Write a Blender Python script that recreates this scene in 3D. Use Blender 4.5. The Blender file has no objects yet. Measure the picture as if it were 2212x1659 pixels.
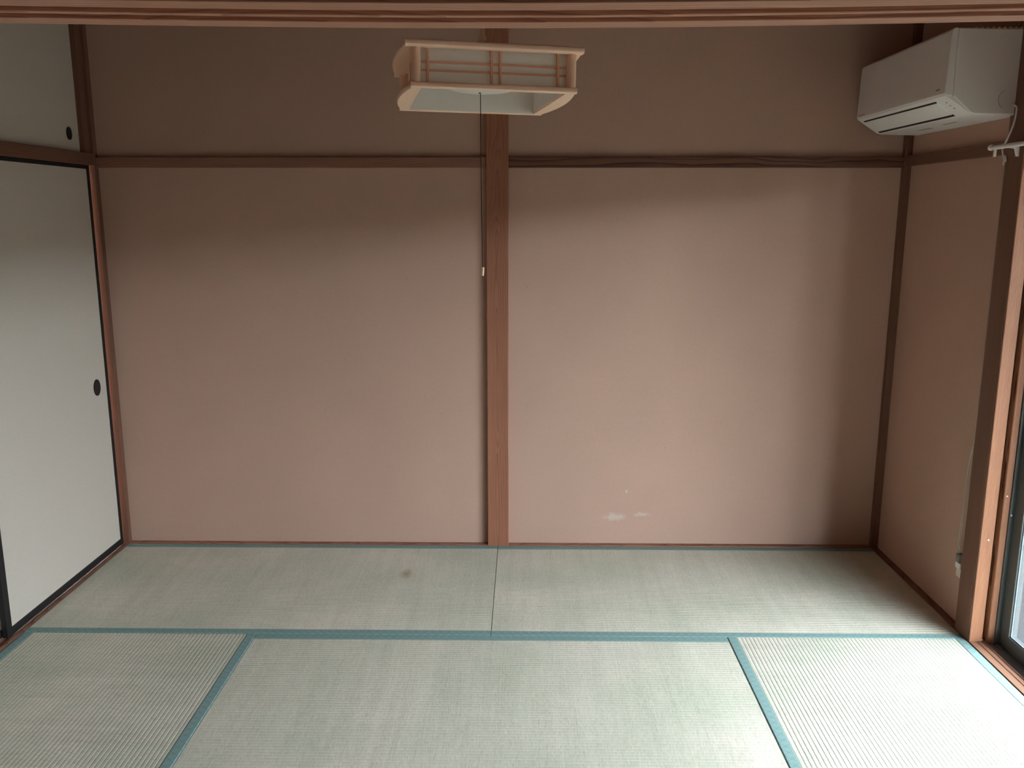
import bpy, bmesh, math, random
from mathutils import Vector, Matrix

# ------------------------------------------------------------------ camera, sky, exposure
scene = bpy.context.scene
COL = scene.collection
random.seed(4)

CAM_POS = (1.8803, -3.8520, 1.5512)
PITCH, YAW, ROLL, FPX = -0.1966, -0.0141, 0.0005, 1859.19
cp, sp, cy, sy = math.cos(PITCH), math.sin(PITCH), math.cos(YAW), math.sin(YAW)
fwd = Vector((sy * cp, cy * cp, sp)); rgt = Vector((cy, -sy, 0)); upv = rgt.cross(fwd)
r2 = rgt * math.cos(ROLL) + upv * math.sin(ROLL); u2 = upv * math.cos(ROLL) - rgt * math.sin(ROLL)
cam = bpy.data.cameras.new('camera')
cam.sensor_width = 36.0; cam.lens = 36.0 * FPX / 2212.0; cam.clip_start = 0.02; cam.clip_end = 200
camo = bpy.data.objects.new('camera', cam); COL.objects.link(camo)
camo.matrix_world = Matrix(((r2.x, u2.x, -fwd.x, CAM_POS[0]), (r2.y, u2.y, -fwd.y, CAM_POS[1]),
                            (r2.z, u2.z, -fwd.z, CAM_POS[2]), (0, 0, 0, 1)))
scene.camera = camo

SKY_STRENGTH = 88.0
world = bpy.data.worlds.new('overcast_sky'); scene.world = world
world.use_nodes = True
wt = world.node_tree; bgn = wt.nodes['Background']
bgn.inputs[0].default_value = (0.83, 0.915, 1.0, 1)
bgn.inputs[1].default_value = SKY_STRENGTH

scene.view_settings.view_transform = 'Standard'
scene.view_settings.look = 'None'
scene.view_settings.gamma = 1.0
scene.view_settings.use_curve_mapping = False
scene.view_settings.exposure = 0.0
scene.cycles.max_bounces = 12
scene.cycles.diffuse_bounces = 8
scene.cycles.transparent_max_bounces = 12
scene.cycles.sample_clamp_indirect = 12.0

def portal(name, x, y0, y1, z0, z1):          # sampling guide in the window opening, gives no light of its own
    l = bpy.data.lights.new(name, 'AREA'); l.shape = 'RECTANGLE'; l.size = z1 - z0; l.size_y = y1 - y0
    l.cycles.is_portal = True
    o = bpy.data.objects.new(name, l); COL.objects.link(o)
    o.location = (x, (y0 + y1) / 2, (z0 + z1) / 2); o.rotation_euler = (0, math.pi / 2, 0)
    return o
portal('window_portal', 3.72, -2.60, -0.92, 0.0, 1.76)
portal('window_portal', 3.72, -4.30, -3.20, 0.70, 1.76)

# ------------------------------------------------------------------ node helpers
def lin(c):
    return tuple(((v / 255.0) / 12.92 if v / 255.0 <= 0.04045 else ((v / 255.0 + 0.055) / 1.055) ** 2.4) for v in c)

class NT:
    def __init__(self, name, rough=0.6, spec=0.3):
        self.m = bpy.data.materials.new(name); self.m.use_nodes = True
        self.t = self.m.node_tree; self.b = self.t.nodes['Principled BSDF']
        self.b.inputs['Roughness'].default_value = rough
        self.b.inputs['Specular IOR Level'].default_value = spec
    def n(self, kind, **kw):
        nd = self.t.nodes.new(kind)
        for k, v in kw.items():
            if k.startswith('i_'):
                nd.inputs[k[2:].replace('_', ' ')].default_value = v
            else: setattr(nd, k, v)
        return nd
    def l(self, a, b): self.t.links.new(a, b)
    def coord(self): return self.n('ShaderNodeTexCoord').outputs['Object']
    def mapping(self, vec, scale=(1, 1, 1), loc=(0, 0, 0), rot=(0, 0, 0)):
        m = self.n('ShaderNodeMapping'); self.l(vec, m.inputs[0])
        m.inputs['Location'].default_value = loc; m.inputs['Rotation'].default_value = rot; m.inputs['Scale'].default_value = scale
        return m.outputs[0]
    def noise(self, vec, scale, detail=3, rough=0.5, dist=0.0):
        nd = self.n('ShaderNodeTexNoise'); self.l(vec, nd.inputs['Vector'])
        nd.inputs['Scale'].default_value = scale; nd.inputs['Detail'].default_value = detail
        nd.inputs['Roughness'].default_value = rough; nd.inputs['Distortion'].default_value = dist
        return nd.outputs['Fac']
    def math(self, op, a, b=None, c=None, clamp=False):
        nd = self.n('ShaderNodeMath'); nd.operation = op; nd.use_clamp = clamp
        for i, v in enumerate((a, b, c)):
            if v is None: continue
            if isinstance(v, (int, float)): nd.inputs[i].default_value = v
            else: self.l(v, nd.inputs[i])
        return nd.outputs[0]
    def sep(self, vec):
        s = self.n('ShaderNodeSeparateXYZ'); self.l(vec, s.inputs[0]); return s.outputs
    def comb(self, x=0.0, y=0.0, z=0.0):
        c = self.n('ShaderNodeCombineXYZ')
        for i, v in enumerate((x, y, z)):
            if isinstance(v, (int, float)): c.inputs[i].default_value = v
            else: self.l(v, c.inputs[i])
        return c.outputs[0]
    def ramp(self, fac, stops):
        r = self.n('ShaderNodeValToRGB'); self.l(fac, r.inputs[0])
        e = r.color_ramp.elements
        while len(e) < len(stops): e.new(0.5)
        for el, (p, c) in zip(e, stops):
            el.position = p; el.color = (*c, 1) if len(c) == 3 else c
        return r.outputs[0]
    def mix(self, fac, a, b, mode='MIX'):
        m = self.n('ShaderNodeMix'); m.data_type = 'RGBA'; m.blend_type = mode
        for sock, v in ((m.inputs[0], fac), (m.inputs[6], a), (m.inputs[7], b)):
            if isinstance(v, (int, float)): sock.default_value = v
            elif isinstance(v, tuple): sock.default_value = (*v, 1)
            else: self.l(v, sock)
        return m.outputs[2]
    def bump(self, h, strength=0.3, dist=0.001):
        b = self.n('ShaderNodeBump'); b.inputs['Strength'].default_value = strength; b.inputs['Distance'].default_value = dist
        self.l(h, b.inputs['Height']); self.l(b.outputs[0], self.b.inputs['Normal'])
    def col(self, c):
        if isinstance(c, tuple): self.b.inputs['Base Color'].default_value = (*c, 1)
        else: self.l(c, self.b.inputs['Base Color'])
        return self

def plain(name, rgb, rough=0.5, spec=0.4, var=0.06, scale=30, metal=0.0):
    t = NT(name, rough, spec); c = lin(rgb)
    f = t.noise(t.coord(), scale, 4)
    t.col(t.ramp(f, [(0.3, tuple(v * (1 - var) for v in c)), (0.7, tuple(min(1, v * (1 + var)) for v in c))]))
    t.b.inputs['Metallic'].default_value = metal
    return t.m

def wood(name, axis, dark, light, ring=0.008, tilt=0.025, seed=0.0, rough=0.55, off=0.07, contrast=1.0, bump=0.25, offa=0.0, wa=0.012, wb=0.09):
    """Growth rings of a log whose axis runs along AXIS, a little tilted so that cut faces show cathedral grain."""
    t = NT(name, rough, 0.3)
    v = t.coord(); s = t.sep(v)
    order = {'x': (1, 2, 0), 'y': (0, 2, 1), 'z': (0, 1, 2)}[axis]
    a, b, c = (s[i] for i in order)
    q = t.comb(a, b, c)
    wob = t.noise(t.mapping(q, (3, 3, 0.9), (seed, seed * 2, seed)), 2.2, 2, 0.5)
    wob2 = t.noise(t.mapping(q, (18, 18, 2.0), (seed, 0, seed)), 2.0, 2, 0.5)
    aa = t.math('ADD', t.math('ADD', a, offa), t.math('MULTIPLY', t.math('SUBTRACT', wob2, 0.5), wa))
    bb = t.math('ADD', t.math('ADD', b, t.math('MULTIPLY', c, tilt)), off)
    bb = t.math('ADD', bb, t.math('MULTIPLY', t.math('SUBTRACT', wob, 0.5), wb))
    r = t.math('SQRT', t.math('ADD', t.math('MULTIPLY', aa, aa), t.math('MULTIPLY', bb, bb)))
    fr = t.math('FRACT', t.math('DIVIDE', r, ring))
    late = t.math('POWER', fr, 3.0)
    fib = t.noise(t.mapping(q, (260, 260, 5), (seed, 0, 0)), 1.0, 3, 0.6)
    blot = t.noise(t.mapping(q, (5, 5, 1.2), (0, seed, 0)), 1.6, 3, 0.55)
    f = t.math('ADD', t.math('MULTIPLY', late, 0.42 * contrast), t.math('MULTIPLY', fib, 0.35))
    f = t.math('ADD', f, t.math('MULTIPLY', blot, 0.35))
    d, l_ = lin(dark), lin(light)
    t.col(t.ramp(f, [(0.25, l_), (0.85, d)]))
    t.bump(t.math('ADD', t.math('MULTIPLY', late, 1.0), t.math('MULTIPLY', fib, 0.6)), bump, 0.0006)
    return t.m

# ------------------------------------------------------------------ mesh helpers
class MB:
    def __init__(self): self.v = []; self.f = []
    def quadgrid(self, rows):
        base = len(self.v); n = len(rows[0])
        for r in rows: self.v += [tuple(p) for p in r]
        for i in range(len(rows) - 1):
            for j in range(n - 1):
                a = base + i * n + j
                self.f.append((a, a + 1, a + n + 1, a + n))
        return self
    def box(self, x0, x1, y0, y1, z0, z1):
        b = len(self.v)
        self.v += [(x, y, z) for z in (z0, z1) for y in (y0, y1) for x in (x0, x1)]
        self.f += [tuple(b + i for i in q) for q in ((0, 2, 3, 1), (4, 5, 7, 6), (0, 1, 5, 4), (2, 6, 7, 3), (0, 4, 6, 2), (1, 3, 7, 5))]
        return self
    def prism(self, prof, axis, a, b, steps=1, warp=None):
        """Closed 2D profile swept along an axis; prof in the two other axes (in x,y,z order)."""
        base = len(self.v); n = len(prof)
        def put(p, q, t):
            w = {'x': (t, p, q), 'y': (p, t, q), 'z': (p, q, t)}[axis]
            return warp(w) if warp else w
        for k in range(steps + 1):
            t = a + (b - a) * k / steps
            self.v += [put(p, q, t) for p, q in prof]
        for k in range(steps):
            for i in range(n):
                j = (i + 1) % n
                self.f.append((base + k * n + i, base + k * n + j, base + (k + 1) * n + j, base + (k + 1) * n + i))
        self.f.append(tuple(base + i for i in reversed(range(n))))
        self.f.append(tuple(base + steps * n + i for i in range(n)))
        return self
    def tube(self, pts, r, seg=8):
        pts = [Vector(p) for p in pts]; base = len(self.v); n = len(pts)
        prev = None
        for i, p in enumerate(pts):
            d = (pts[min(i + 1, n - 1)] - pts[max(i - 1, 0)]).normalized()
            ref = prev if prev is not None else (Vector((0, 0, 1)) if abs(d.z) < 0.9 else Vector((1, 0, 0)))
            u = (ref - d * ref.dot(d)).normalized(); w = d.cross(u); prev = u
            rr = r[i] if isinstance(r, (list, tuple)) else r
            self.v += [tuple(p + (u * math.cos(2 * math.pi * k / seg) + w * math.sin(2 * math.pi * k / seg)) * rr) for k in range(seg)]
        for i in range(n - 1):
            for k in range(seg):
                a = base + i * seg; k2 = (k + 1) % seg
                self.f.append((a + k, a + k2, a + seg + k2, a + seg + k))
        self.f.append(tuple(base + k for k in reversed(range(seg))))
        self.f.append(tuple(base + (n - 1) * seg + k for k in range(seg)))
        return self
    def lathe(self, prof, c=(0, 0, 0), seg=32, axis='z', sx=1.0, sy=1.0):
        base = len(self.v); n = len(prof)
        for r, h in prof:
            for k in range(seg):
                a = 2 * math.pi * k / seg; p, q = r * sx * math.cos(a), r * sy * math.sin(a)
                self.v.append({'z': (c[0] + p, c[1] + q, c[2] + h), 'x': (c[0] + h, c[1] + p, c[2] + q), 'y': (c[0] + p, c[1] + h, c[2] + q)}[axis])
        for i in range(n - 1):
            for k in range(seg):
                k2 = (k + 1) % seg; a = base + i * seg
                self.f.append((a + k, a + k2, a + seg + k2, a + seg + k))
        self.f.append(tuple(base + k for k in reversed(range(seg))))
        self.f.append(tuple(base + (n - 1) * seg + k for k in range(seg)))
        return self
    def build(self, name, mat, parent=None, bevel=0.0, smooth=False, local=False, centre=True, **props):
        off = Vector((0, 0, 0))
        if parent is not None and not local:
            p_ = parent
            while p_ is not None: off += Vector(p_.location); p_ = p_.parent
        if parent is None and centre:
            off = Vector([(min(v[i] for v in self.v) + max(v[i] for v in self.v)) / 2 for i in range(3)])
        me = bpy.data.meshes.new(name)
        me.from_pydata([tuple(Vector(p) - off) for p in self.v], [], self.f)
        bm = bmesh.new(); bm.from_mesh(me); bmesh.ops.recalc_face_normals(bm, faces=bm.faces[:])
        bm.to_mesh(me); bm.free()
        if smooth: me.polygons.foreach_set('use_smooth', [True] * len(me.polygons))
        me.materials.append(mat)
        o = bpy.data.objects.new(name, me); COL.objects.link(o)
        if parent is not None: o.parent = parent
        else: o.location = off
        if bevel:
            m = o.modifiers.new('edge', 'BEVEL'); m.width = bevel; m.segments = 2; m.limit_method = 'ANGLE'
        if smooth:
            try: me.set_sharp_from_angle(angle=math.radians(40))
            except Exception: pass
        for k, v in props.items(): o[k] = v
        return o

def box(name, dims, mat, parent=None, bevel=0.0015, **props):
    return MB().box(*dims).build(name, mat, parent, bevel, **props)
def struct(name, dims, mat, label=None, parent=None, bevel=0.0015):
    o = box(name, dims, mat, parent, bevel)
    if parent is None: o['kind'] = 'structure'
    if label: o['label'] = label
    return o
def empty(name, loc, label=None, cat=None, group=None, kind=None, rz=0.0):
    o = bpy.data.objects.new(name, None); COL.objects.link(o); o.location = loc; o.rotation_euler = (0, 0, rz)
    o.empty_display_size = 0.05
    if label: o['label'] = label
    if cat: o['category'] = cat
    if group: o['group'] = group
    if kind: o['kind'] = kind
    return o

# ------------------------------------------------------------------ materials
def make_plaster(name, rgb, scuff=False):
    t = NT(name, 0.9, 0.15); v = t.coord(); c = lin(rgb)
    g = t.noise(v, 420, 3, 0.7); big = t.noise(v, 2.2, 3, 0.5); fine = t.noise(v, 60, 4, 0.6)
    f = t.math('ADD', t.math('MULTIPLY', g, 0.45), t.math('ADD', t.math('MULTIPLY', fine, 0.2), t.math('MULTIPLY', big, 0.35)))
    col = t.ramp(f, [(0.3, tuple(x * 0.90 for x in c)), (0.7, tuple(x * 1.09 for x in c))])
    # tiny dark flecks of straw in the clay
    sp_ = t.math('GREATER_THAN', t.noise(v, 130, 1, 0.3), 0.79)
    col = t.mix(t.math('MULTIPLY', sp_, 0.35), col, tuple(x * 0.45 for x in c))
    if scuff:
        s = t.sep(t.mapping(v, (1, 1, 1), (1.78, 0.08, 1.172)))
        def ell(cx, cz, rx, rz):
            dx = t.math('DIVIDE', t.math('SUBTRACT', s[0], cx), rx); dz = t.math('DIVIDE', t.math('SUBTRACT', s[2], cz), rz)
            return t.math('SUBTRACT', 1.0, t.math('SQRT', t.math('ADD', t.math('MULTIPLY', dx, dx), t.math('MULTIPLY', dz, dz))), clamp=True)
        n1 = t.noise(v, 38, 5, 0.7, 0.6)
        m = t.math('MAXIMUM', ell(2.31, 0.137, 0.10, 0.034), t.math('MULTIPLY', ell(2.44, 0.150, 0.09, 0.022), 0.8))
        m = t.math('MAXIMUM', m, t.math('MULTIPLY', ell(2.365, 0.265, 0.012, 0.02), 0.9))
        n2 = t.noise(v, 150, 4, 0.7)
        m = t.math('MULTIPLY', t.math('SUBTRACT', t.math('ADD', t.math('MULTIPLY', m, 0.8), t.math('ADD', n1, t.math('MULTIPLY', n2, 0.5))), 1.02), 2.6, clamp=True)
        in_m = t.math('MAXIMUM', ell(2.34, 0.14, 0.20, 0.06), ell(2.365, 0.265, 0.02, 0.03))
        m = t.math('MULTIPLY', m, t.math('MULTIPLY', in_m, 3.0, clamp=True))
        col = t.mix(t.math('MULTIPLY', m, 0.55), col, lin((206, 192, 182)))
    t.col(col)
    t.bump(t.math('ADD', g, t.math('MULTIPLY', fine, 0.7)), 0.25, 0.0009)
    return t.m

M = {}
M['plaster'] = make_plaster('clay_plaster', (187, 153, 135), True)
M['plaster_side'] = make_plaster('clay_plaster_side', (187, 153, 135))
WD, WL = (76, 46, 36), (124, 88, 70)
M['wood_z'] = wood('aged_wood_upright', 'z', WD, WL, 0.0075, 0.03, 1.3, contrast=0.6, bump=0.1)
M['wood_pillar'] = wood('aged_wood_pillar', 'z', (100, 58, 42), (162, 108, 82), 0.0085, 0.035, 4.1, off=0.045, contrast=0.5)
M['wood_kamoi'] = wood('lintel_wood', 'x', (146, 98, 78), (200, 150, 124), 0.007, 0.02, 2.7)
M['wood_x'] = wood('aged_wood_cross', 'x', (104, 66, 52), (154, 110, 90), 0.007, 0.02, 2.7)
M['wood_y'] = wood('aged_wood_length', 'y', WD, WL, 0.007, 0.02, 3.4)
M['wood_track'] = wood('worn_door_track_wood', 'y', WD, WL, 0.007, 0.02, 3.4, rough=0.9)
M['wood_jamb'] = wood('weathered_jamb_wood', 'z', (96, 55, 37), (168, 117, 86), 0.0042, 0.004, 6.2, contrast=1.7, bump=0.7, offa=0.25, wa=0.002, wb=0.006, off=0.0)
M['wood_sill'] = wood('weathered_sill_wood', 'y', (96, 60, 42), (164, 122, 98), 0.005, 0.003, 7.7, contrast=1.5, bump=0.6, offa=0.25, wa=0.002, wb=0.006, off=0.0)
M['wood_ceiling'] = wood('ceiling_board_wood', 'x', (84, 56, 38), (128, 92, 66), 0.009, 0.02, 9.1)
M['maple_x'] = wood('pale_lamp_wood', 'x', (226, 178, 146), (248, 216, 190), 0.006, 0.01, 5.5, rough=0.45, contrast=0.5, bump=0.05)
M['maple_y'] = wood('pale_lamp_wood_side', 'y', (226, 178, 146), (248, 216, 190), 0.006, 0.01, 5.9, rough=0.45, contrast=0.5, bump=0.05)
M['maple_z'] = wood('pale_lamp_wood_post', 'z', (218, 170, 138), (242, 208, 180), 0.006, 0.01, 8.5, rough=0.45, contrast=0.5, bump=0.05)
M['lattice'] = wood('lattice_wood', 'x', (206, 146, 114), (234, 182, 150), 0.004, 0.01, 3.9, rough=0.5, contrast=0.5, bump=0.05)
M['black'] = plain('black_lacquer', (26, 24, 24), 0.6, 0.4, 0.1, 40)
M['pull_metal'] = plain('dark_bronze_pull', (40, 36, 32), 0.45, 0.5, 0.15, 90, 0.3)
M['white_plastic'] = plain('white_plastic', (222, 216, 210), 0.42, 0.45, 0.015, 12)
M['white_plastic2'] = plain('white_plastic_flap', (228, 226, 222), 0.4, 0.45, 0.015, 12)
def make_shade():
    t = NT('translucent_lamp_panel', 0.5, 0.4); c = lin((246, 244, 238))
    f = t.noise(t.coord(), 24, 3)
    col = t.ramp(f, [(0.3, tuple(v * 0.97 for v in c)), (0.7, c)])
    t.col(col)
    tl = t.n('ShaderNodeBsdfTranslucent'); t.l(col, tl.inputs[0])
    mx = t.n('ShaderNodeMixShader'); mx.inputs[0].default_value = 0.45
    t.l(t.b.outputs[0], mx.inputs[1]); t.l(tl.outputs[0], mx.inputs[2])
    t.l(mx.outputs[0], t.t.nodes['Material Output'].inputs[0])
    return t.m
M['shade'] = make_shade()
M['ivory'] = plain('ivory_plastic', (214, 204, 186), 0.45, 0.4, 0.03, 30)
M['beige'] = plain('beige_plastic', (240, 222, 206), 0.45, 0.4, 0.03, 30)
M['aged_cord'] = plain('aged_cord', (170, 154, 138), 0.6, 0.3, 0.03, 30)
M['slot_shade'] = plain('slot_shade_dark', (30, 27, 25), 0.6, 0.2)
M['grey_print'] = plain('grey_print', (120, 112, 106), 0.6, 0.3)
M['brown_print'] = plain('brown_print', (132, 112, 100), 0.6, 0.3)
M['faint_print'] = plain('faint_print', (160, 146, 138), 0.6, 0.3)
M['caution_print'] = plain('caution_print', (172, 154, 142), 0.6, 0.3)
M['cord_dark'] = plain('dark_brown_string', (62, 40, 30), 0.8, 0.2)
M['bronze_alu'] = plain('bronze_aluminium', (82, 86, 84), 0.42, 0.5, 0.05, 60, 0.35)
M['grey_alu'] = plain('grey_aluminium_track', (140, 147, 154), 0.45, 0.5, 0.05, 60, 0.1)
M['pane_backing'] = plain('pane_backing_dark', (36, 37, 38), 0.6, 0.3, 0.1, 60)
M['gasket'] = plain('pale_gasket', (112, 122, 128), 0.5, 0.4)
M['subfloor'] = plain('subfloor_boards', (120, 92, 70), 0.8, 0.2, 0.1, 8)
M['next_floor'] = plain('next_room_floor', (176, 168, 150), 0.7, 0.3, 0.05, 20)
M['steel'] = plain('steel_pin', (200, 200, 198), 0.3, 0.5, 0.03, 20, 0.6)
M['concrete'] = plain('concrete', (62, 58, 54), 0.9, 0.2, 0.12, 4)
M['soil'] = plain('garden_ground', (66, 64, 54), 0.95, 0.1, 0.15, 3)
M['eave'] = plain('eave_soffit_paint', (84, 70, 58), 0.8, 0.2, 0.08, 6)

def make_paper():
    t = NT('fusuma_paper', 0.85, 0.2); v = t.coord(); c = lin((196, 186, 172))
    fib = t.noise(t.mapping(v, (60, 60, 220)), 1.0, 4, 0.65, 0.4); fine = t.noise(v, 700, 2, 0.6)
    f = t.math('ADD', t.math('MULTIPLY', fib, 0.6), t.math('MULTIPLY', fine, 0.4))
    t.col(t.ramp(f, [(0.3, tuple(x * 0.94 for x in c)), (0.7, tuple(min(1, x * 1.04) for x in c))]))
    t.bump(f, 0.08, 0.0005)
    return t.m
M['paper'] = make_paper()

def make_glass():
    m = bpy.data.materials.new('frosted_window_glass'); m.use_nodes = True
    t = m.node_tree; t.nodes.clear()
    out = t.nodes.new('ShaderNodeOutputMaterial')
    tr = t.nodes.new('ShaderNodeBsdfTransparent'); tr.inputs[0].default_value = (0.93, 0.96, 0.97, 1)
    tl = t.nodes.new('ShaderNodeBsdfTranslucent'); tl.inputs[0].default_value = (0.88, 0.92, 0.94, 1)
    df = t.nodes.new('ShaderNodeBsdfDiffuse'); df.inputs[0].default_value = (0.30, 0.34, 0.37, 1)
    gl = t.nodes.new('ShaderNodeBsdfGlossy'); gl.inputs[0].default_value = (0.9, 0.95, 1, 1); gl.inputs['Roughness'].default_value = 0.25
    tc = t.nodes.new('ShaderNodeTexCoord'); nz = t.nodes.new('ShaderNodeTexNoise'); nz.inputs['Scale'].default_value = 260
    bp = t.nodes.new('ShaderNodeBump'); bp.inputs['Strength'].default_value = 0.2; bp.inputs['Distance'].default_value = 0.001
    t.links.new(tc.outputs['Object'], nz.inputs['Vector']); t.links.new(nz.outputs['Fac'], bp.inputs['Height'])
    t.links.new(bp.outputs[0], gl.inputs['Normal'])
    def mix(f, a, b):
        x = t.nodes.new('ShaderNodeMixShader'); x.inputs[0].default_value = f
        t.links.new(a, x.inputs[1]); t.links.new(b, x.inputs[2]); return x.outputs[0]
    s = mix(0.010, tr.outputs[0], tl.outputs[0]); s = mix(0.10, s, df.outputs[0]); s = mix(0.06, s, gl.outputs[0])
    t.links.new(s, out.inputs[0])
    return m
M['glass'] = make_glass()

RIDGE_N, MAT_L, MAT_W, HERI = 56, 1.76, 0.88, 0.035
PITCH_R = (MAT_W - 2 * HERI) / RIDGE_N
def make_tatami():
    t = NT('woven_rush', 0.5, 0.35); v = t.coord(); s = t.sep(v)
    oi = t.n('ShaderNodeObjectInfo').outputs['Random']
    row = t.math('FLOOR', t.math('DIVIDE', t.math('ADD', s[1], MAT_W / 2 - HERI), PITCH_R))
    shift = t.math('MULTIPLY', t.math('FRACT', t.math('MULTIPLY', row, 0.5)), 1.0)
    cx = t.math('FLOOR', t.math('ADD', t.math('DIVIDE', s[0], 0.0027), shift))
    wn = t.n('ShaderNodeTexWhiteNoise'); wn.noise_dimensions = '3D'
    t.l(t.comb(cx, row, oi), wn.inputs['Vector'])
    cell = wn.outputs['Value']
    sv = t.comb(t.math('MULTIPLY', s[0], 1.0), s[1], t.math('MULTIPLY', oi, 7.0))
    streak = t.noise(t.mapping(sv, (420, 4.0, 1)), 1.0, 3, 0.6)
    dash = t.noise(t.mapping(sv, (520, 55.0, 1)), 1.0, 2, 0.6)
    band = t.noise(t.mapping(sv, (26, 1.4, 1)), 1.0, 2, 0.5)
    cloud = t.noise(t.mapping(sv, (2.2, 2.8, 1)), 1.0, 3, 0.5)
    f = t.math('ADD', t.math('MULTIPLY', cell, 0.14), t.math('ADD', t.math('MULTIPLY', streak, 0.32), t.math('MULTIPLY', dash, 0.34)))
    f = t.math('ADD', f, t.math('MULTIPLY', band, 0.20))
    base = t.ramp(f, [(0.22, lin((158, 153, 144))), (0.50, lin((197, 193, 184))), (0.80, lin((222, 218, 209)))])
    tint = t.ramp(cloud, [(0.35, lin((232, 236, 222))), (0.65, lin((255, 250, 240)))])
    col = t.mix(1.0, base, tint, 'MULTIPLY')
    # stain spot, only on the one mat whose object carries it (attribute)
    at = t.n('ShaderNodeAttribute'); at.attribute_type = 'OBJECT'; at.attribute_name = 'stain'
    dx = t.math('DIVIDE', t.math('SUBTRACT', s[0], 0.489), 0.030); dy = t.math('DIVIDE', t.math('SUBTRACT', s[1], 0.112), 0.055)
    d = t.math('SQRT', t.math('ADD', t.math('MULTIPLY', dx, dx), t.math('MULTIPLY', dy, dy)))
    sm = t.math('SUBTRACT', 1.15, t.math('ADD', d, t.math('MULTIPLY', t.math('SUBTRACT', streak, 0.5), 1.2)), clamp=True)
    sm = t.math('MULTIPLY', t.math('MULTIPLY', sm, at.outputs['Fac']), 0.8)
    col = t.mix(sm, col, lin((140, 118, 84)))
    t.col(col)
    t.bump(t.math('ADD', t.math('MULTIPLY', cell, 0.6), t.math('ADD', streak, t.math('MULTIPLY', dash, 1.2))), 0.35, 0.0012)
    # waxy rushes lie across the mat: their shine spreads along the mat's length
    t.b.inputs['Anisotropic'].default_value = 0.9
    t.b.inputs['Specular IOR Level'].default_value = 0.6
    t.b.inputs['Roughness'].default_value = 0.42
    vt = t.n('ShaderNodeVectorTransform'); vt.vector_type = 'VECTOR'; vt.convert_from = 'OBJECT'; vt.convert_to = 'WORLD'
    vt.inputs[0].default_value = (1, 0, 0); t.l(vt.outputs[0], t.b.inputs['Tangent'])
    return t.m
M['tatami'] = make_tatami()

def make_heri():
    t = NT('teal_border_cloth', 0.7, 0.25); v = t.coord(); s = t.sep(v)
    wv = t.noise(t.mapping(v, (900, 900, 200)), 1.0, 2, 0.5)
    def line(a, b, per, w):
        k = t.math('FRACT', t.math('DIVIDE', t.math('ADD', t.math('MULTIPLY', s[0], a), t.math('MULTIPLY', s[1], b)), per))
        k = t.math('ABSOLUTE', t.math('SUBTRACT', k, 0.5))
        return t.math('LESS_THAN', k, w)
    g = t.math('MAXIMUM', line(1.0, 0.75, 0.030, 0.028), line(1.0, -0.75, 0.030, 0.028))
    g2 = t.math('MAXIMUM', line(1.0, 0.75, 0.015, 0.022), line(1.0, -0.75, 0.015, 0.022))
    base = t.ramp(wv, [(0.3, lin((112, 138, 134))), (0.7, lin((127, 152, 147)))])
    col = t.mix(t.math('MULTIPLY', g2, 0.25), base, lin((52, 72, 72)))
    col = t.mix(t.math('MULTIPLY', g, 0.5), col, lin((38, 56, 58)))
    t.col(col); t.bump(wv, 0.15, 0.0005)
    return t.m
M['heri'] = make_heri()

# ------------------------------------------------------------------ room shell
W_, D_ = 3.52, 2.64          # tatami area
REC = 0.030                  # how far the clay walls lie behind the posts' faces
CEIL = 2.40
struct('floor', (-0.9, 4.0, -6.4, 0.20, -0.12, -0.056), M['subfloor'], 'wooden subfloor under the tatami', bevel=0)
# back wall: two clay panels either side of the middle pillar, and below / above the picture rail
struct('wall_back', (-0.10, 3.66, REC, 0.13, -0.056, CEIL), M['plaster'], 'brown clay plaster wall behind the middle pillar', bevel=0)
struct('trim_1', (1.712, 1.810, 0.0, 0.06, -0.05, CEIL), M['wood_pillar'], 'reddish brown wooden pillar in the middle of the clay wall', bevel=0.003)
struct('trim_2', (-0.09, 0.001, 0.0, 0.10, -0.05, CEIL), M['wood_z'], 'brown corner post beside the white sliding door', bevel=0.002)
struct('trim_3', (3.520, 3.62, 0.0, 0.10, -0.05, CEIL), M['wood_z'], 'brown corner post under the air conditioner', bevel=0.002)
# picture rails
M['wood_rail2'] = wood('dark_rail_wood', 'x', (62, 34, 26), (120, 80, 62), 0.016, 0.004, 12.2, off=0.03, contrast=1.3)
struct('trim_4', (0.001, 1.712, 0.006, 0.06, 1.743, 1.788), M['wood_x'], 'thin brown rail on the clay wall beside the sliding doors', bevel=0.002)
struct('trim_5', (1.810, 3.520, 0.006, 0.06, 1.743, 1.788), M['wood_rail2'], 'two-toned brown rail on the clay wall near the air conditioner', bevel=0.002)
struct('trim_6', (3.528, 3.60, -0.80, 0.0, 1.748, 1.793), M['wood_y'], 'brown rail on the side wall under the air conditioner', bevel=0.002)
# strips along the mats
struct('baseboard_back', (0.001, 1.712, 0.001, 0.05, -0.05, 0.006), M['wood_x'], bevel=0.002)
struct('baseboard_back', (1.810, 3.520, 0.001, 0.05, -0.05, 0.006), M['wood_x'], bevel=0.002)
struct('baseboard_right', (3.521, 3.57, -0.80, 0.0, -0.05, 0.004), M['wood_y'], bevel=0.002)

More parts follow.
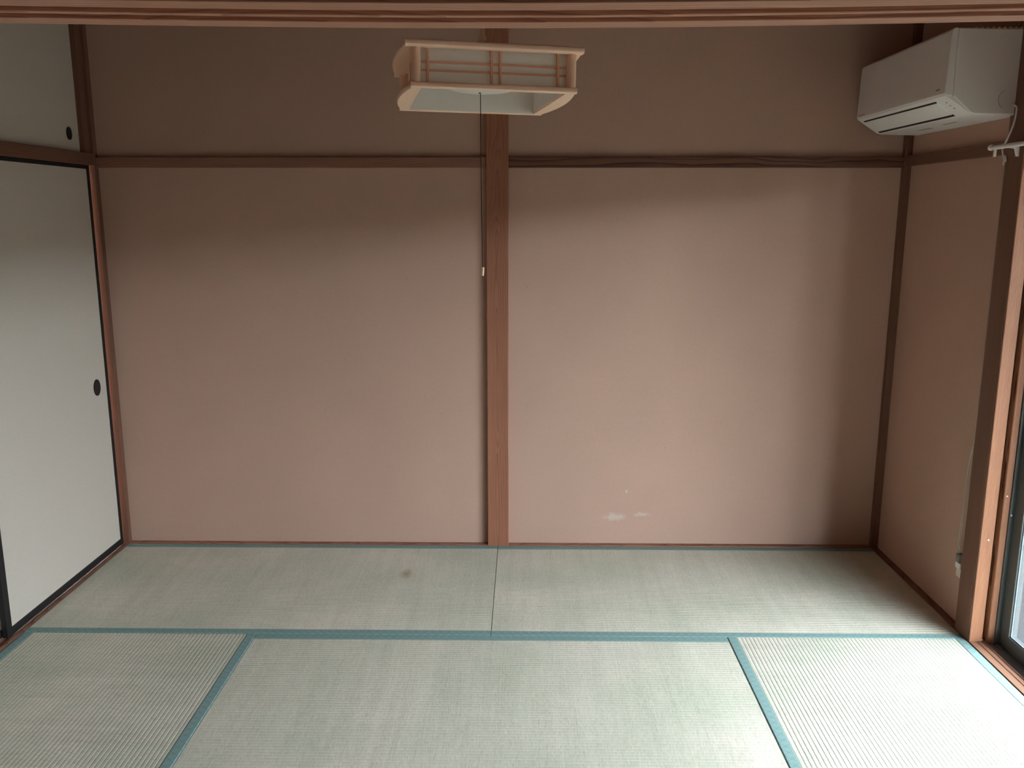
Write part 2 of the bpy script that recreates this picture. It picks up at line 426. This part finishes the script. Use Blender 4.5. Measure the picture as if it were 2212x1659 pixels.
# right wall: clay panel, post, window opening, post, wall of the next room
RX = W_ + REC
struct('wall_right', (RX, 3.66, -0.80, 0.13, -0.056, CEIL), M['plaster_side'], 'narrow brown clay wall below the air conditioner', bevel=0)
struct('wall_right', (RX, 3.66, -2.66, -0.90, 1.80, CEIL), M['plaster_side'], bevel=0)
struct('wall_right', (RX, 3.66, -3.20, -2.66, -0.056, CEIL), M['plaster_side'], bevel=0)
struct('wall_right', (RX, 3.66, -4.30, -3.20, 1.80, CEIL), M['plaster_side'], bevel=0)
struct('wall_right', (RX, 3.66, -4.30, -3.20, -0.056, 0.70), M['plaster_side'], bevel=0)
struct('wall_right', (RX, 3.66, -6.40, -4.30, -0.056, CEIL), M['plaster_side'], bevel=0)
struct('trim_7', (3.520, 3.566, -0.900, -0.798, -0.05, CEIL), M['wood_z'], 'dark brown wooden post between clay wall and window', bevel=0.003)
struct('trim_8', (3.520, 3.66, -2.76, -2.66, -0.05, CEIL), M['wood_z'], bevel=0.003)
struct('trim_9', (3.520, 3.61, -2.66, -0.90, 1.755, 1.80), M['wood_y'], 'wooden head above the window', bevel=0.003)

# window jamb pieces and sill
MB().prism([(3.522, -0.9005), (3.522, -0.906), (3.5665, -0.910), (3.5665, -0.9005)], 'z', 0.0, 1.755).build(
    'trim_10', M['wood_jamb'], bevel=0.002, kind='structure', label='orange lit weathered window jamb board with sharp grain')
MB().box(3.566, 3.604, -0.884, -0.800, 0.0, 1.80).build('trim_11', M['wood_z'], kind='structure')
MB().prism([(3.583, -0.8835), (3.583, -0.916), (3.604, -0.920), (3.604, -0.8835)], 'z', 0.0, 1.755).build(
    'trim_12', M['wood_jamb'], bevel=0.002, kind='structure', label='narrow orange window stop beside the aluminium sash')
sill = []
for x, z in ((3.522, -0.05), (3.522, 0.004), (3.545, 0.006), (3.546, 0.004), (3.550, 0.004), (3.551, 0.006), (3.565, 0.006), (3.566, 0.004), (3.570, 0.004), (3.571, 0.006), (3.580, 0.006), (3.580, -0.05)):
    sill.append((x, z))
MB().prism(sill, 'y', -2.66, -0.9005).build('trim_13', M['wood_sill'], kind='structure', label='grooved wooden sill between tatami and window track')

def window(idx, y_far, y_near, label, zb=0.0):
    w = empty('window_%d' % idx, (3.66, (y_far + y_near) / 2, 0.0), label, None, None, 'structure')
    # outer frame
    box('track', (3.581, 3.74, y_near, y_far, zb - 0.03, zb - 0.002), M['grey_alu'], w, 0.001)
    for xr in (3.632, 3.672):
        box('track_rib', (xr - 0.002, xr + 0.002, y_near, y_far, zb - 0.002, zb + 0.006), M['grey_alu'], w, 0)
    box('frame_head', (3.603, 3.74, y_near, y_far, 1.755, 1.79), M['bronze_alu'], w, 0.001)
    box('frame_jamb', (3.604, 3.664, y_far - 0.022, y_far, zb - 0.002, 1.755), M['bronze_alu'], w, 0.001)
    box('pane_backing_jamb', (3.664, 3.90, y_far - 0.024, y_far, zb - 0.03, 1.78), M['pane_backing'], w, 0.001)  # added dark piece outside the pane, so the glass looks grey
    box('frame_jamb', (3.604, 3.74, y_near, y_near + 0.022, zb - 0.002, 1.755), M['bronze_alu'], w, 0.001)
    mid = (y_far + y_near) / 2
    for x0, ya, yb in ((3.618, y_far - 0.022, mid - 0.03), (3.660, mid + 0.03, y_near + 0.022)):
        s = empty('sash', (x0, (ya + yb) / 2, 0.006)); s.parent = w
        s.location = (x0 - w.location[0], (ya + yb) / 2 - w.location[1], 0.006)
        loc = Vector((x0, (ya + yb) / 2, 0.006))
        def part(name, dims, mat, bevel=0.001):
            m = MB().box(*dims); m.v = [tuple(Vector(p) - loc) for p in m.v]
            return m.build(name, mat, s, bevel, local=True)
        x1 = x0 + 0.030
        part('stile', (x0, x1, ya - 0.055, ya, zb + 0.006, 1.752), M['bronze_alu'])
        part('stile', (x0, x1, yb, yb + 0.055, zb + 0.006, 1.752), M['bronze_alu'])
        part('bottom_rail', (x0, x1, yb + 0.055, ya - 0.055, zb + 0.006, zb + 0.060), M['bronze_alu'])
        part('top_rail', (x0, x1, yb + 0.055, ya - 0.055, 1.700, 1.752), M['bronze_alu'])
        g = 0.004
        part('gasket', (x0 + 0.006, x0 + 0.010, ya - 0.055 - g, ya - 0.055, zb + 0.060, 1.700), M['gasket'], 0)
        part('gasket', (x0 + 0.006, x0 + 0.010, yb + 0.055, yb + 0.055 + g, zb + 0.060, 1.700), M['gasket'], 0)
        part('gasket', (x0 + 0.006, x0 + 0.010, yb + 0.055, ya - 0.055, zb + 0.060, zb + 0.060 + g), M['gasket'], 0)
        part('pane', (x0 + 0.011, x0 + 0.015, yb + 0.055, ya - 0.055, zb + 0.060, 1.700), M['glass'], 0)
    return w
win = window(1, -0.905, -2.66, 'bronze aluminium sliding window with frosted glass')
# stub of the sash track's end clip
box('track_clip', (3.606, 3.618, -0.955, -0.928, -0.002, 0.006), M['grey_alu'], win, 0.001)
window(2, -3.20, -4.30, 'added unseen window of the next room, lets in fill light', 0.75)  # unseen window added to light surfaces facing the camera

# left wall: closet with sliding doors below, small cupboard doors above
struct('wall_left', (-0.90, -0.82, -6.4, 0.13, -0.056, CEIL), M['plaster_side'], bevel=0)
struct('wall_left', (-0.13, -0.03, -2.64, -1.93, -0.056, CEIL), M['plaster_side'], 'clay wall beyond the sliding doors', bevel=0)
struct('wall_left', (-0.13, -0.03, -1.93, -0.05, 2.37, CEIL), M['plaster_side'], bevel=0)
struct('trim_14', (-0.10, 0.0, -1.93, -1.83, -0.05, CEIL), M['wood_z'], bevel=0.003)
kl = [(-0.09, 1.803), (-0.002, 1.803), (-0.002, 1.752), (-0.018, 1.752), (-0.018, 1.764), (-0.044, 1.764), (-0.044, 1.752), (-0.048, 1.752), (-0.048, 1.764), (-0.074, 1.764), (-0.074, 1.752), (-0.09, 1.752)]
MB().prism(kl, 'y', -1.83, -0.0).build('trim_15', M['wood_y'], bevel=0.0015, kind='structure', label='brown wooden rail between tall sliding door and cupboard door')
struct('trim_16', (-0.09, -0.002, -1.83, 0.0, 2.325, 2.37), M['wood_y'], bevel=0.002)
sl = [(-0.09, -0.05), (-0.001, -0.05), (-0.001, 0.003), (-0.010, 0.006), (-0.018, 0.006), (-0.018, 0.001), (-0.044, 0.001), (-0.044, 0.006), (-0.048, 0.006), (-0.048, 0.001), (-0.074, 0.001), (-0.074, 0.006), (-0.09, 0.006)]
MB().prism(sl, 'y', -1.83, 0.0).build('trim_17', M['wood_track'], kind='structure', label='brown grooved door track beside the tatami')

def fusuma(idx, x, y_far, y_near, z0, z1, label, pull_y, pull_z, pr, framed=True):
    d = empty('door_%d' % idx, (x - 0.01, (y_far + y_near) / 2, z0), label, None, None, 'structure')
    fw = 0.021 if framed else 0.004
    fn = 0.032 if framed else 0.004
    box('paper_panel', (x - 0.018, x - 0.003, y_near + fn, y_far - fw, z0 + (0.030 if framed else fw), z1 - fw), M['paper'], d, 0)
    mt = M['black'] if framed else M['wood_y']
    box('stile', (x - 0.020, x, y_far - fw, y_far, z0, z1), mt, d, 0.001)
    box('stile', (x - 0.020, x, y_near, y_near + fn, z0, z1), mt, d, 0.001)
    box('bottom_rail', (x - 0.020, x, y_near + fn, y_far - fw, z0, z0 + (0.030 if framed else fw)), mt, d, 0.001)
    box('top_rail', (x - 0.020, x, y_near + fn, y_far - fw, z1 - fw, z1), mt, d, 0.001)
    cx = x - 0.003
    ring = [(pr, -0.002), (pr, 0.0018), (pr * 0.93, 0.0022), (pr * 0.86, 0.0012), (pr * 0.80, -0.0008), (0.0006, -0.0012)]
    ph = MB().lathe(ring, (cx + 0.0014, pull_y, pull_z), 36, 'x', 0.78, 1.0).build('finger_pull', M['black'], d, smooth=True)
    MB().lathe([(pr * 0.80, 0.0), (pr * 0.5, -0.0003), (0.0005, -0.0006)], (cx + 0.0014, pull_y, pull_z), 36, 'x', 0.78, 1.0).build(
        'pull_cup', M['pull_metal'], ph, smooth=True)
    return d
fusuma(1, -0.021, -0.010, -0.945, 0.008, 1.757, 'tall white paper sliding door with black frame next to the clay wall', -0.118, 0.785, 0.037)
fusuma(2, -0.047, -0.870, -1.828, 0.008, 1.757, 'second tall white sliding door behind the first one\'s black stile', -1.74, 0.785, 0.037)
fusuma(3, -0.028, -0.050, -0.94, 1.803, 2.328, 'low white cupboard door with dark oval pull above the rail', -0.135, 1.876, 0.027, False)
fusuma(4, -0.052, -0.91, -1.828, 1.803, 2.328, 'second low white cupboard door above the rail', -1.74, 1.876, 0.027, False)
struct('trim_18', (-0.09, -0.012, -0.050, -0.0, 1.803, 2.325), M['wood_z'], 'dark strip between cupboard door and corner post', bevel=0.001)

# ceiling
ce = empty('ceiling', (1.3, -3.0, CEIL), None, None, None, 'structure')
for i in range(14):
    box('ceiling_board', (-0.9, 3.66, 0.13 - (i + 1) * 0.4665, 0.13 - i * 0.4665 - 0.004, CEIL, CEIL + 0.012), M['wood_ceiling'], ce, 0.001)
box('ceiling_slab', (-0.9, 3.70, -6.41, 0.13, CEIL + 0.012, CEIL + 0.10), M['subfloor'], ce, 0)
for i in range(9):
    box('ceiling_batten', (0.0 + i * 0.44 - 0.012, 0.0 + i * 0.44 + 0.012, -2.64, REC, CEIL - 0.026, CEIL), M['wood_y'], ce, 0.002)

# lintel between this room and the next (grooved underside, slightly sagging) with the small wall on it
KZ, KF = 1.772, -2.750
def sag(w):
    x, y, z = w; u = min(abs(x - 1.88) / 1.76, 1.0); return (x, y, z + 0.006 * (1 - math.cos(math.pi * min(u * 1.6, 1.0))) - 0.003)
prof = [(KF, KZ), (KF - 0.033, KZ), (KF - 0.033, KZ + 0.012), (KF - 0.057, KZ + 0.012), (KF - 0.057, KZ), (KF - 0.0685, KZ), (KF - 0.0685, KZ + 0.012),
        (KF - 0.0930, KZ + 0.012), (KF - 0.0930, KZ), (KF - 0.127, KZ), (KF - 0.127, KZ + 0.045), (KF, KZ + 0.045)]
MB().prism(prof, 'x', -0.03, 3.52, 48, sag).build('trim_19', M['wood_kamoi'], bevel=0.0012, kind='structure', label='brown wooden lintel with two door grooves along its underside')
struct('wall_front', (-0.13, 3.60, -2.86, -2.77, 1.80, CEIL), M['plaster_side'], bevel=0)
struct('floor', (-0.82, 3.54, -6.40, -2.885, -0.056, 0.0), M['next_floor'], 'floor of the next room beyond the threshold', bevel=0)
struct('trim_20', (-0.13, 3.52, -2.88, -2.645, -0.05, 0.0), M['wood_x'], 'wooden threshold under the grooved lintel', bevel=0.002)
struct('trim_21', (-0.13, -0.02, -2.87, -2.76, -0.05, CEIL), M['wood_z'], bevel=0.003)
struct('wall_left', (-0.90, -0.13, -2.86, -2.77, -0.056, CEIL), M['plaster_side'], bevel=0)
struct('wall_near', (-0.90, 3.66, -6.50, -6.40, -0.056, CEIL), M['plaster_side'], bevel=0)

# outside: ground; unseen eave and wall added here, sized to cut the sky light
struct('ground', (3.75, 30, -30, 25, -0.60, -0.50), M['soil'], bevel=0)
EV = [(3.66, 2.46), (5.0, 1.98), (5.0, 1.92), (3.66, 2.40)]
MB().prism(EV, 'y', -7.5, 1.2).build('light_shaping_eave', M['eave'], kind='structure')
struct('sky_blocking_wall', (7.2, 7.32, -14, 9, -0.5, 1.95), M['concrete'], bevel=0)

# ------------------------------------------------------------------ tatami mats
def ridge_mesh():
    y0 = -MAT_W / 2 + HERI - 0.004; n = RIDGE_N
    rows = []; seg = 10; RH = 0.0012
    ys = [(-MAT_W / 2 + HERI) + PITCH_R * (i + k / seg) for i in range(n) for k in range(seg)] + [MAT_W / 2 - HERI]
    zs = []
    for i, y in enumerate(ys):
        u = (i % seg) / seg * 2 - 1
        zs.append(0.055 - RH + RH * (max(0.0, 1 - abs(u) ** 5.0)) if i < len(ys) - 1 else 0.055 - RH)
    hl = MAT_L / 2 - 0.0012
    b = MB()
    b.quadgrid([[(x, y, z) for y, z in zip(ys, zs)] for x in (-hl, hl)])
    # sides and bottom
    nn = len(ys)
    base = len(b.v)
    b.v += [(x, y, 0.0) for x in (-hl, hl) for y in (ys[0], ys[-1])]
    b.f.append((base, base + 1, base + 3, base + 2))
    b.f.append(tuple([base, base + 1] + list(range(nn - 1, -1, -1))))
    b.f.append(tuple([base + 3, base + 2] + list(range(nn, 2 * nn))))
    b.f.append((base, base + 2, nn, 0)); b.f.append((base + 1, nn - 1, 2 * nn - 1, base + 3))
    return b
_mat_mesh = None; _heri_mesh = {}
def tatami(cx, cy, turn, label, dz=0.0, stain=0.0):
    global _mat_mesh
    r = empty('tatami_mat', (cx, cy, -0.0555 + dz), label, 'tatami mat', 'tatami mats of the floor', None, math.pi / 2 if turn else 0.0)
    if _mat_mesh is None:
        o = ridge_mesh().build('woven_surface', M['tatami'], r, smooth=True, local=True); _mat_mesh = o.data
    else:
        o = bpy.data.objects.new('woven_surface', _mat_mesh); COL.objects.link(o); o.parent = r
    o['stain'] = stain
    hl = MAT_L / 2 - 0.0010
    for sgn in (-1, 1):
        if sgn not in _heri_mesh:
            a, b_ = MAT_W / 2 - HERI, MAT_W / 2 - 0.0008
            pr = [(a, 0.0545), (a, 0.0556), (a + 0.002, 0.0562), (b_ - 0.003, 0.0562), (b_, 0.0545), (b_, 0.0), (a, 0.0)]
            pr = [(p * sgn, q) for p, q in pr]
            h = MB().prism(pr, 'x', -hl, hl).build('border', M['heri'], r, local=True); _heri_mesh[sgn] = h.data
        else:
            h = bpy.data.objects.new('border', _heri_mesh[sgn]); COL.objects.link(h); h.parent = r
    return r
tatami(0.88, -0.44, False, 'tatami mat along the clay wall, its short end against the white sliding door', 0.0012, 1.0)
tatami(2.64, -0.44, False, 'tatami mat along the clay wall, below the air conditioner')
tatami(0.44, -1.76, True, 'tatami mat with its teal border running along the sliding door track')
tatami(1.76, -1.32, False, 'tatami mat under the hanging lamp, between two crosswise mats', 0.0)
tatami(3.08, -1.76, True, 'glaring white lit tatami mat directly beside the window sill', 0.0008)
tatami(1.76, -2.20, False, 'tatami mat in front of the wooden threshold')

# ------------------------------------------------------------------ pendant lamp
lx, ly, lz = 1.7609, -1.3296, 1.8610
lamp = empty('pendant_lamp', (lx, ly, lz), 'square pendant lamp of pale wood lattice and white panels hanging on a cord', 'lamp')
RZ, TX, TY = 0.2088, -0.0271, 0.0116
lm = Matrix.Rotation(RZ, 4, 'Z') @ Matrix.Rotation(TX, 4, 'X') @ Matrix.Rotation(TY, 4, 'Y')
lamp.rotation_euler = lm.to_euler('XYZ')
def bar(name, a, z, axis, pos, mat, wdt, th):
    """straight bar with rounded section along local x, outer face at y=pos"""
    s = -1 if pos < 0 else 1
    prof_ = []
    for k in range(12):
        an = 2 * math.pi * k / 12
        c_, s_ = math.cos(an), math.sin(an)
        prof_.append((pos - s * wdt / 2 + math.copysign(abs(c_) ** 0.6, c_) * wdt / 2, z + math.copysign(abs(s_) ** 0.7, s_) * th / 2))
    return MB().prism(prof_, 'x', -a, a).build(name, mat, lamp, smooth=True, local=True)
def side_board(name, a, z, sgn, mat, wdt, th, bulge):
    n = 18; m = MB(); rows = []
    for i in range(n + 1):
        t = -1 + 2 * i / n; y = t * (a - 0.001)
        xo = a + bulge * (1 - t * t); xi = a - wdt + 0.1 * bulge * (1 - t * t)
        sec = [(xi, z - th / 2), (xo - 0.003, z - th / 2), (xo, z - th / 4), (xo, z + th / 4), (xo - 0.003, z + th / 2), (xi, z + th / 2)]
        rows.append([(sgn * p, y, q) for p, q in sec] + [(sgn * sec[0][0], y, sec[0][1])])
    m.quadgrid(rows)
    k = len(rows[0]); m.f.append(tuple(range(k - 1))); m.f.append(tuple(n * k + j for j in range(k - 1)))
    return m.build(name, mat, lamp, smooth=True, local=True)
A, B, HT = 0.2168, 0.2304, 0.0985
for nm, a, z, w_, th in (('bottom_bar', A, 0.0, 0.024, 0.016), ('top_bar', B, HT, 0.036, 0.017)):
    bar(nm, a, z, 'x', -a, M['maple_x'], w_, th); bar(nm, a, z, 'x', a, M['maple_x'], w_, th)
    for sgn in (-1, 1):
        side_board(nm.replace('bar', 'side_board'), a - 0.004, z, sgn, M['maple_y'], w_, th * 0.9, 0.024 if nm[0] == 'b' else 0.020)
pi_ = A - 0.021
for sx in (-1, 1):
    for s2 in (-1, 1):
        MB().lathe([(0.0125, 0.006), (0.0125, HT - 0.006)], (sx * (pi_ + 0.007), s2 * (pi_ + 0.007), 0), 16).build('corner_post', M['maple_z'], lamp, smooth=True, local=True)
q = A - 0.0245
z0, z1 = -0.006, HT - 0.002
for sgn in (-1, 1):
    MB().box(-q, q, min(sgn * q, sgn * (q - 0.003)), max(sgn * q, sgn * (q - 0.003)), z0, z1).build('shade_panel', M['shade'], lamp, local=True)
    MB().box(min(sgn * q, sgn * (q - 0.003)), max(sgn * q, sgn * (q - 0.003)), -q + 0.003, q - 0.003, 0.0, z1).build('shade_panel', M['shade'], lamp, local=True)
z0 = 0.004
lat = [-0.172, -0.0075, 0.0150, 0.168]
for sgn in (-1, 1):
    for xx in lat:
        y_ = sgn * (q + 0.004)
        MB().box(xx - 0.003, xx + 0.003, y_ - 0.004, y_ + 0.004, z0, z1).build('lattice_bar', M['lattice'], lamp, 0.0008, local=True)
        MB().box(y_ - 0.004, y_ + 0.004, xx - 0.003, xx + 0.003, z0, z1).build('lattice_bar', M['lattice'], lamp, 0.0008, local=True)
    for zz in (0.038, 0.058):
        y_ = sgn * (q + 0.0022)
        MB().box(-q, q, y_ - 0.002, y_ + 0.002, zz - 0.0026, zz + 0.0026).build('lattice_rail', M['lattice'], lamp, 0.0006, local=True)
        MB().box(y_ - 0.002, y_ + 0.002, -q, q, zz - 0.0026, zz + 0.0026).build('lattice_rail', M['lattice'], lamp, 0.0006, local=True)
# white light unit inside and cover plate
MB().box(-q + 0.003, q - 0.003, -q + 0.003, q - 0.003, HT - 0.016, HT - 0.010).build('cover_plate', M['shade'], lamp, local=True)
MB().lathe([(0.150, HT - 0.017), (0.150, 0.066), (0.142, 0.052), (0.120, 0.039), (0.090, 0.029), (0.05, 0.022), (0.004, 0.020)], (0, 0, 0), 40).build('light_unit', M['white_plastic2'], lamp, smooth=True, local=True)
MB().lathe([(0.045, HT - 0.011), (0.042, HT + 0.026), (0.030, HT + 0.038), (0.018, HT + 0.045), (0.010, HT + 0.049), (0.008, HT + 0.058), (0.0115, HT + 0.061), (0.0115, HT + 0.068), (0.0075, HT + 0.074), (0.0065, HT + 0.110)],
           (0, 0, 0), 24).build('cord_holder', M['beige'], lamp, smooth=True, local=True)
inv = lm.inverted()
def wl(p): return tuple(inv @ (Vector(p) - Vector((lx, ly, lz))))
topc = Vector((lx, ly, lz)) + lm @ Vector((0, 0, HT + 0.085))
MB().tube([wl(topc), wl((topc.x, topc.y, 2.20)), wl((topc.x, topc.y, CEIL - 0.02))], 0.0062, 10).build('cord', M['beige'], lamp, smooth=True, local=True)
MB().tube([wl((topc.x, topc.y, CEIL - 0.04)), wl((topc.x, topc.y, CEIL - 0.02)), wl((topc.x, topc.y, CEIL))], [0.02, 0.042, 0.045], 24).build('ceiling_rose', M['ivory'], lamp, local=True)
pc = (lx - 0.005, ly, 0)
pcord = MB().tube([wl((pc[0], pc[1], lz + 0.05)), wl((pc[0], pc[1], 1.70)), wl((pc[0] + 0.003, pc[1], 1.393))], 0.0011, 6).build('pull_cord', M['cord_dark'], lamp, local=True)
MB().tube([wl((pc[0], pc[1], lz + 0.035)), wl((pc[0] - 0.002, pc[1] - 0.001, lz + 0.026)), wl((pc[0] - 0.004, pc[1], lz + 0.016))], 0.0012, 6).build('cord_loop', M['cord_dark'], pcord, local=True)
kx = pc[0] + 0.003
MB().tube([wl((kx + 0.001, pc[1], 1.395)), wl((kx + 0.0005, pc[1], 1.382)), wl((kx - 0.001, pc[1], 1.371))], [0.0040, 0.0042, 0.0040], 14).build('pull_knob', M['maple_z'], pcord, smooth=True, local=True)

# ------------------------------------------------------------------ air conditioner on the side wall
YN, YF = -0.822, -0.042
ac = empty('air_conditioner', (3.40, (YN + YF) / 2, 1.868), 'white wall-mounted air conditioner in the corner above the rail', 'air conditioner')
XB = RX
body = [(XB, 2.146), (3.312, 2.150), (3.312, 1.934), (3.372, 1.882), (3.385, 1.876), (XB, 1.872)]
MB().prism(body, 'y', YN, YF).build('casing', M['white_plastic'], ac, 0.004)
panel = [(3.3115, 2.150), (3.302, 2.151), (3.294, 2.148), (3.290, 2.140), (3.2835, 1.955), (3.2835, 1.944), (3.288, 1.936), (3.3115, 1.936)]
fpan = MB().prism(panel, 'y', YN + 0.0005, YF - 0.0005).build('front_panel', M['white_plastic'], ac, 0.003)
# slanted outlet: frame strip, flap, dark strips coloured as the shade in slots
e0, e1 = Vector((3.287, 0, 1.9365)), Vector((3.374, 0, 1.8795))
dsl = (e1 - e0); nrm = Vector((-dsl.z, 0, dsl.x)).normalized(); nrm = -nrm if nrm.z > 0 else nrm
def slat(name, t0, t1, ya, yb, out, th, mat, bevel=0.001):
    a, b = e0 + dsl * t0, e0 + dsl * t1
    p = [a + nrm * out, b + nrm * out, b + nrm * (out - th), a + nrm * (out - th)]
    return MB().prism([(v.x, v.z) for v in p], 'y', ya, yb).build(name, mat, ac, bevel)
slat('outlet_frame', 0.0, 1.0, YN + 0.002, YF - 0.002, 0.0, 0.012, M['white_plastic2'])
slat('flap', 0.22, 0.88, YN + 0.10, YF - 0.035, 0.0030, 0.004, M['white_plastic2'])
slat('slot_shade_strip', 0.16, 0.215, YN + 0.10, YF - 0.035, 0.0008, 0.002, M['slot_shade'], 0)
slat('slot_shade_strip', 0.885, 0.985, YN + 0.10, YF - 0.035, 0.0008, 0.002, M['slot_shade'], 0)
for k in range(3):
    slat('indicator_light', 0.30 + 0.16 * k, 0.335 + 0.16 * k, YN + 0.045, YN + 0.051, 0.001, 0.002, M['grey_print'], 0)
box('emblem', (3.2832, 3.2850, YN + 0.040, YN + 0.068, 1.957, 1.963), M['faint_print'], fpan, 0)
box('emblem', (3.2832, 3.2850, YF - 0.09, YF - 0.025, 1.948, 1.952), M['faint_print'], fpan, 0)
# print on the underside
for ya, yb, xa, xb in ((-0.30, -0.15, 3.476, 3.490), (-0.36, -0.25, 3.452, 3.470), (-0.33, -0.28, 3.474, 3.500), (-0.40, -0.345, 3.478, 3.492), (-0.58, -0.48, 3.440, 3.452)):
    MB().prism([(xa, 1.8756), (xb, 1.8754), (xb, 1.8738), (xa, 1.8738)], 'y', ya, yb).build('caution_print', M['caution_print'], ac)
# seam and knock-out on the near end, ribs of the top grille
arc = [(3.487 + 0.024 * -math.cos(math.radians(d)), YN - 0.0004, 1.922 + 0.030 * math.sin(math.radians(d))) for d in range(-70, 71, 10)]
MB().tube(arc, 0.0006, 6).build('knockout_line', M['grey_print'], ac)
for k in range(9):
    MB().lathe([(0.0045, 0), (0.0045, 0.02), (0.003, 0.0215)], (3.37 + k * 0.0185, YN + 0.004, 2.1485), 12, 'y').build('grille_rib', M['white_plastic'], ac, smooth=True)
def smooth_path(pts, n=8):
    P = [Vector(p) for p in pts]; out = []
    for i in range(len(P) - 1):
        p0, p1, p2, p3 = P[max(i - 1, 0)], P[i], P[i + 1], P[min(i + 2, len(P) - 1)]
        for k in range(n):
            t = k / n
            out.append(0.5 * ((2 * p1) + (-p0 + p2) * t + (2 * p0 - 5 * p1 + 4 * p2 - p3) * t * t + (-p0 + 3 * p1 - 3 * p2 + p3) * t ** 3))
    return out + [P[-1]]
cable = smooth_path([(3.512, YN + 0.01, 1.906), (3.515, YN - 0.008, 1.903), (3.519, YN - 0.016, 1.890), (3.514, -0.838, 1.84), (3.508, -0.815, 1.79), (3.512, -0.790, 1.765),
                     (3.514, -0.800, 1.735), (3.5155, -0.812, 1.722), (3.5165, -0.803, 1.74), (3.517, -0.7965, 1.70), (3.519, -0.7965, 1.55), (3.519, -0.7965, 1.20), (3.519, -0.7965, 0.80), (3.519, -0.7965, 0.72)], 8)
k_ = next(i for i, p in enumerate(cable) if i > 40 and p.z < 1.715)
MB().tube(cable[:k_ + 1], 0.0032, 8).build('power_cord', M['white_plastic'], ac, smooth=True)
MB().tube(cable[k_:], 0.0013, 8).build('power_cord', M['aged_cord'], ac, smooth=True)
c2 = smooth_path([(3.519, -0.7965, 0.72), (3.520, -0.778, 0.64), (3.521, -0.770, 0.50), (3.523, -0.762, 0.40), (3.527, -0.752, 0.32), (3.531, -0.748, 0.282)], 8)
MB().tube(c2, 0.0028, 8).build('power_cord', M['aged_cord'], ac, smooth=True)
c3 = smooth_path([(3.519, -0.7965, 0.735), (3.523, -0.788, 0.65), (3.524, -0.779, 0.52), (3.526, -0.770, 0.41), (3.531, -0.757, 0.33), (3.534, -0.754, 0.282)], 8)
MB().tube(c3, 0.0022, 8).build('power_cord', M['aged_cord'], ac, smooth=True)
box('plug', (3.526, 3.546, -0.766, -0.742, 0.250, 0.284), M['grey_print'], ac, 0.003)

# ------------------------------------------------------------------ outlet on the clay wall
ou = empty('wall_outlet', (RX - 0.004, -0.755, 0.185), 'ivory electrical outlet with a plug in it on the clay wall', 'outlet')
box('cover_plate', (RX - 0.005, RX, -0.790, -0.720, 0.183, 0.303), M['ivory'], ou, 0.0015)
box('socket_insert', (RX - 0.007, RX - 0.005, -0.782, -0.752, 0.205, 0.245), M['white_plastic'], ou, 0.001)
box('adapter', (RX - 0.020, RX - 0.005, -0.770, -0.736, 0.224, 0.249), M['white_plastic'], ou, 0.003)

# ------------------------------------------------------------------ curtain rail
cr = empty('curtain_rail', (3.47, -1.75, 1.768), 'white metal curtain rail in front of the window head', 'curtain rail')
RXR, RZR = 3.470, 1.769
crail = MB().tube([(RXR, -2.60, RZR), (RXR, -1.7, RZR), (RXR, -0.80, RZR - 0.001)], 0.0075, 14).build('rail', M['white_plastic'], cr, smooth=True)
MB().lathe([(0.004, -0.006), (0.0095, -0.002), (0.0105, 0.006), (0.0100, 0.016), (0.006, 0.021), (0.002, 0.022)], (RXR, -0.806, RZR), 16, 'y').build('end_cap', M['white_plastic'], crail, smooth=True)
box('runner_hook', (RXR - 0.004, RXR + 0.004, -0.826, -0.818, RZR - 0.032, RZR - 0.006), M['white_plastic'], crail, 0.001)
for yb in (-0.875, -1.75, -2.58):
    MB().prism([(RXR - 0.004, RZR - 0.004), (RXR - 0.004, RZR + 0.007), (3.520, RZR + 0.007), (3.520, RZR - 0.034), (3.514, RZR - 0.034), (3.506, RZR - 0.008)], 'y', yb - 0.006, yb + 0.006).build('bracket', M['white_plastic'], cr, 0.001)
MB().tube([(RXR + 0.030, -2.60, RZR + 0.004), (RXR + 0.030, -0.86, RZR + 0.004)], 0.006, 12).build('rear_rail', M['white_plastic'], cr, smooth=True)

# ------------------------------------------------------------------ small pins in the window frame
def pin(label, x, y, z, mat):
    o = MB().lathe([(0.0008, 0.004), (0.0010, -0.0015), (0.0030, -0.002), (0.0032, -0.0035), (0.0015, -0.0045)], (x, y, z), 10, 'y').build('pin', mat, None, smooth=True)
    o['label'] = label; o['category'] = 'pin'
pin('tiny white pin stuck in the orange jamb board', 3.548, -0.9075, 0.40, M['white_plastic'])
pin('tiny shiny pin in the narrow window stop', 3.590, -0.9175, 0.568, M['steel'])
MB().lathe([(0.0006, 0.003), (0.0012, -0.0008), (0.0034, -0.001), (0.0036, -0.0022), (0.0016, -0.0028)], (3.6085, -0.9275, 0.500), 12, 'y').build('screw', M['steel'], win, smooth=True)
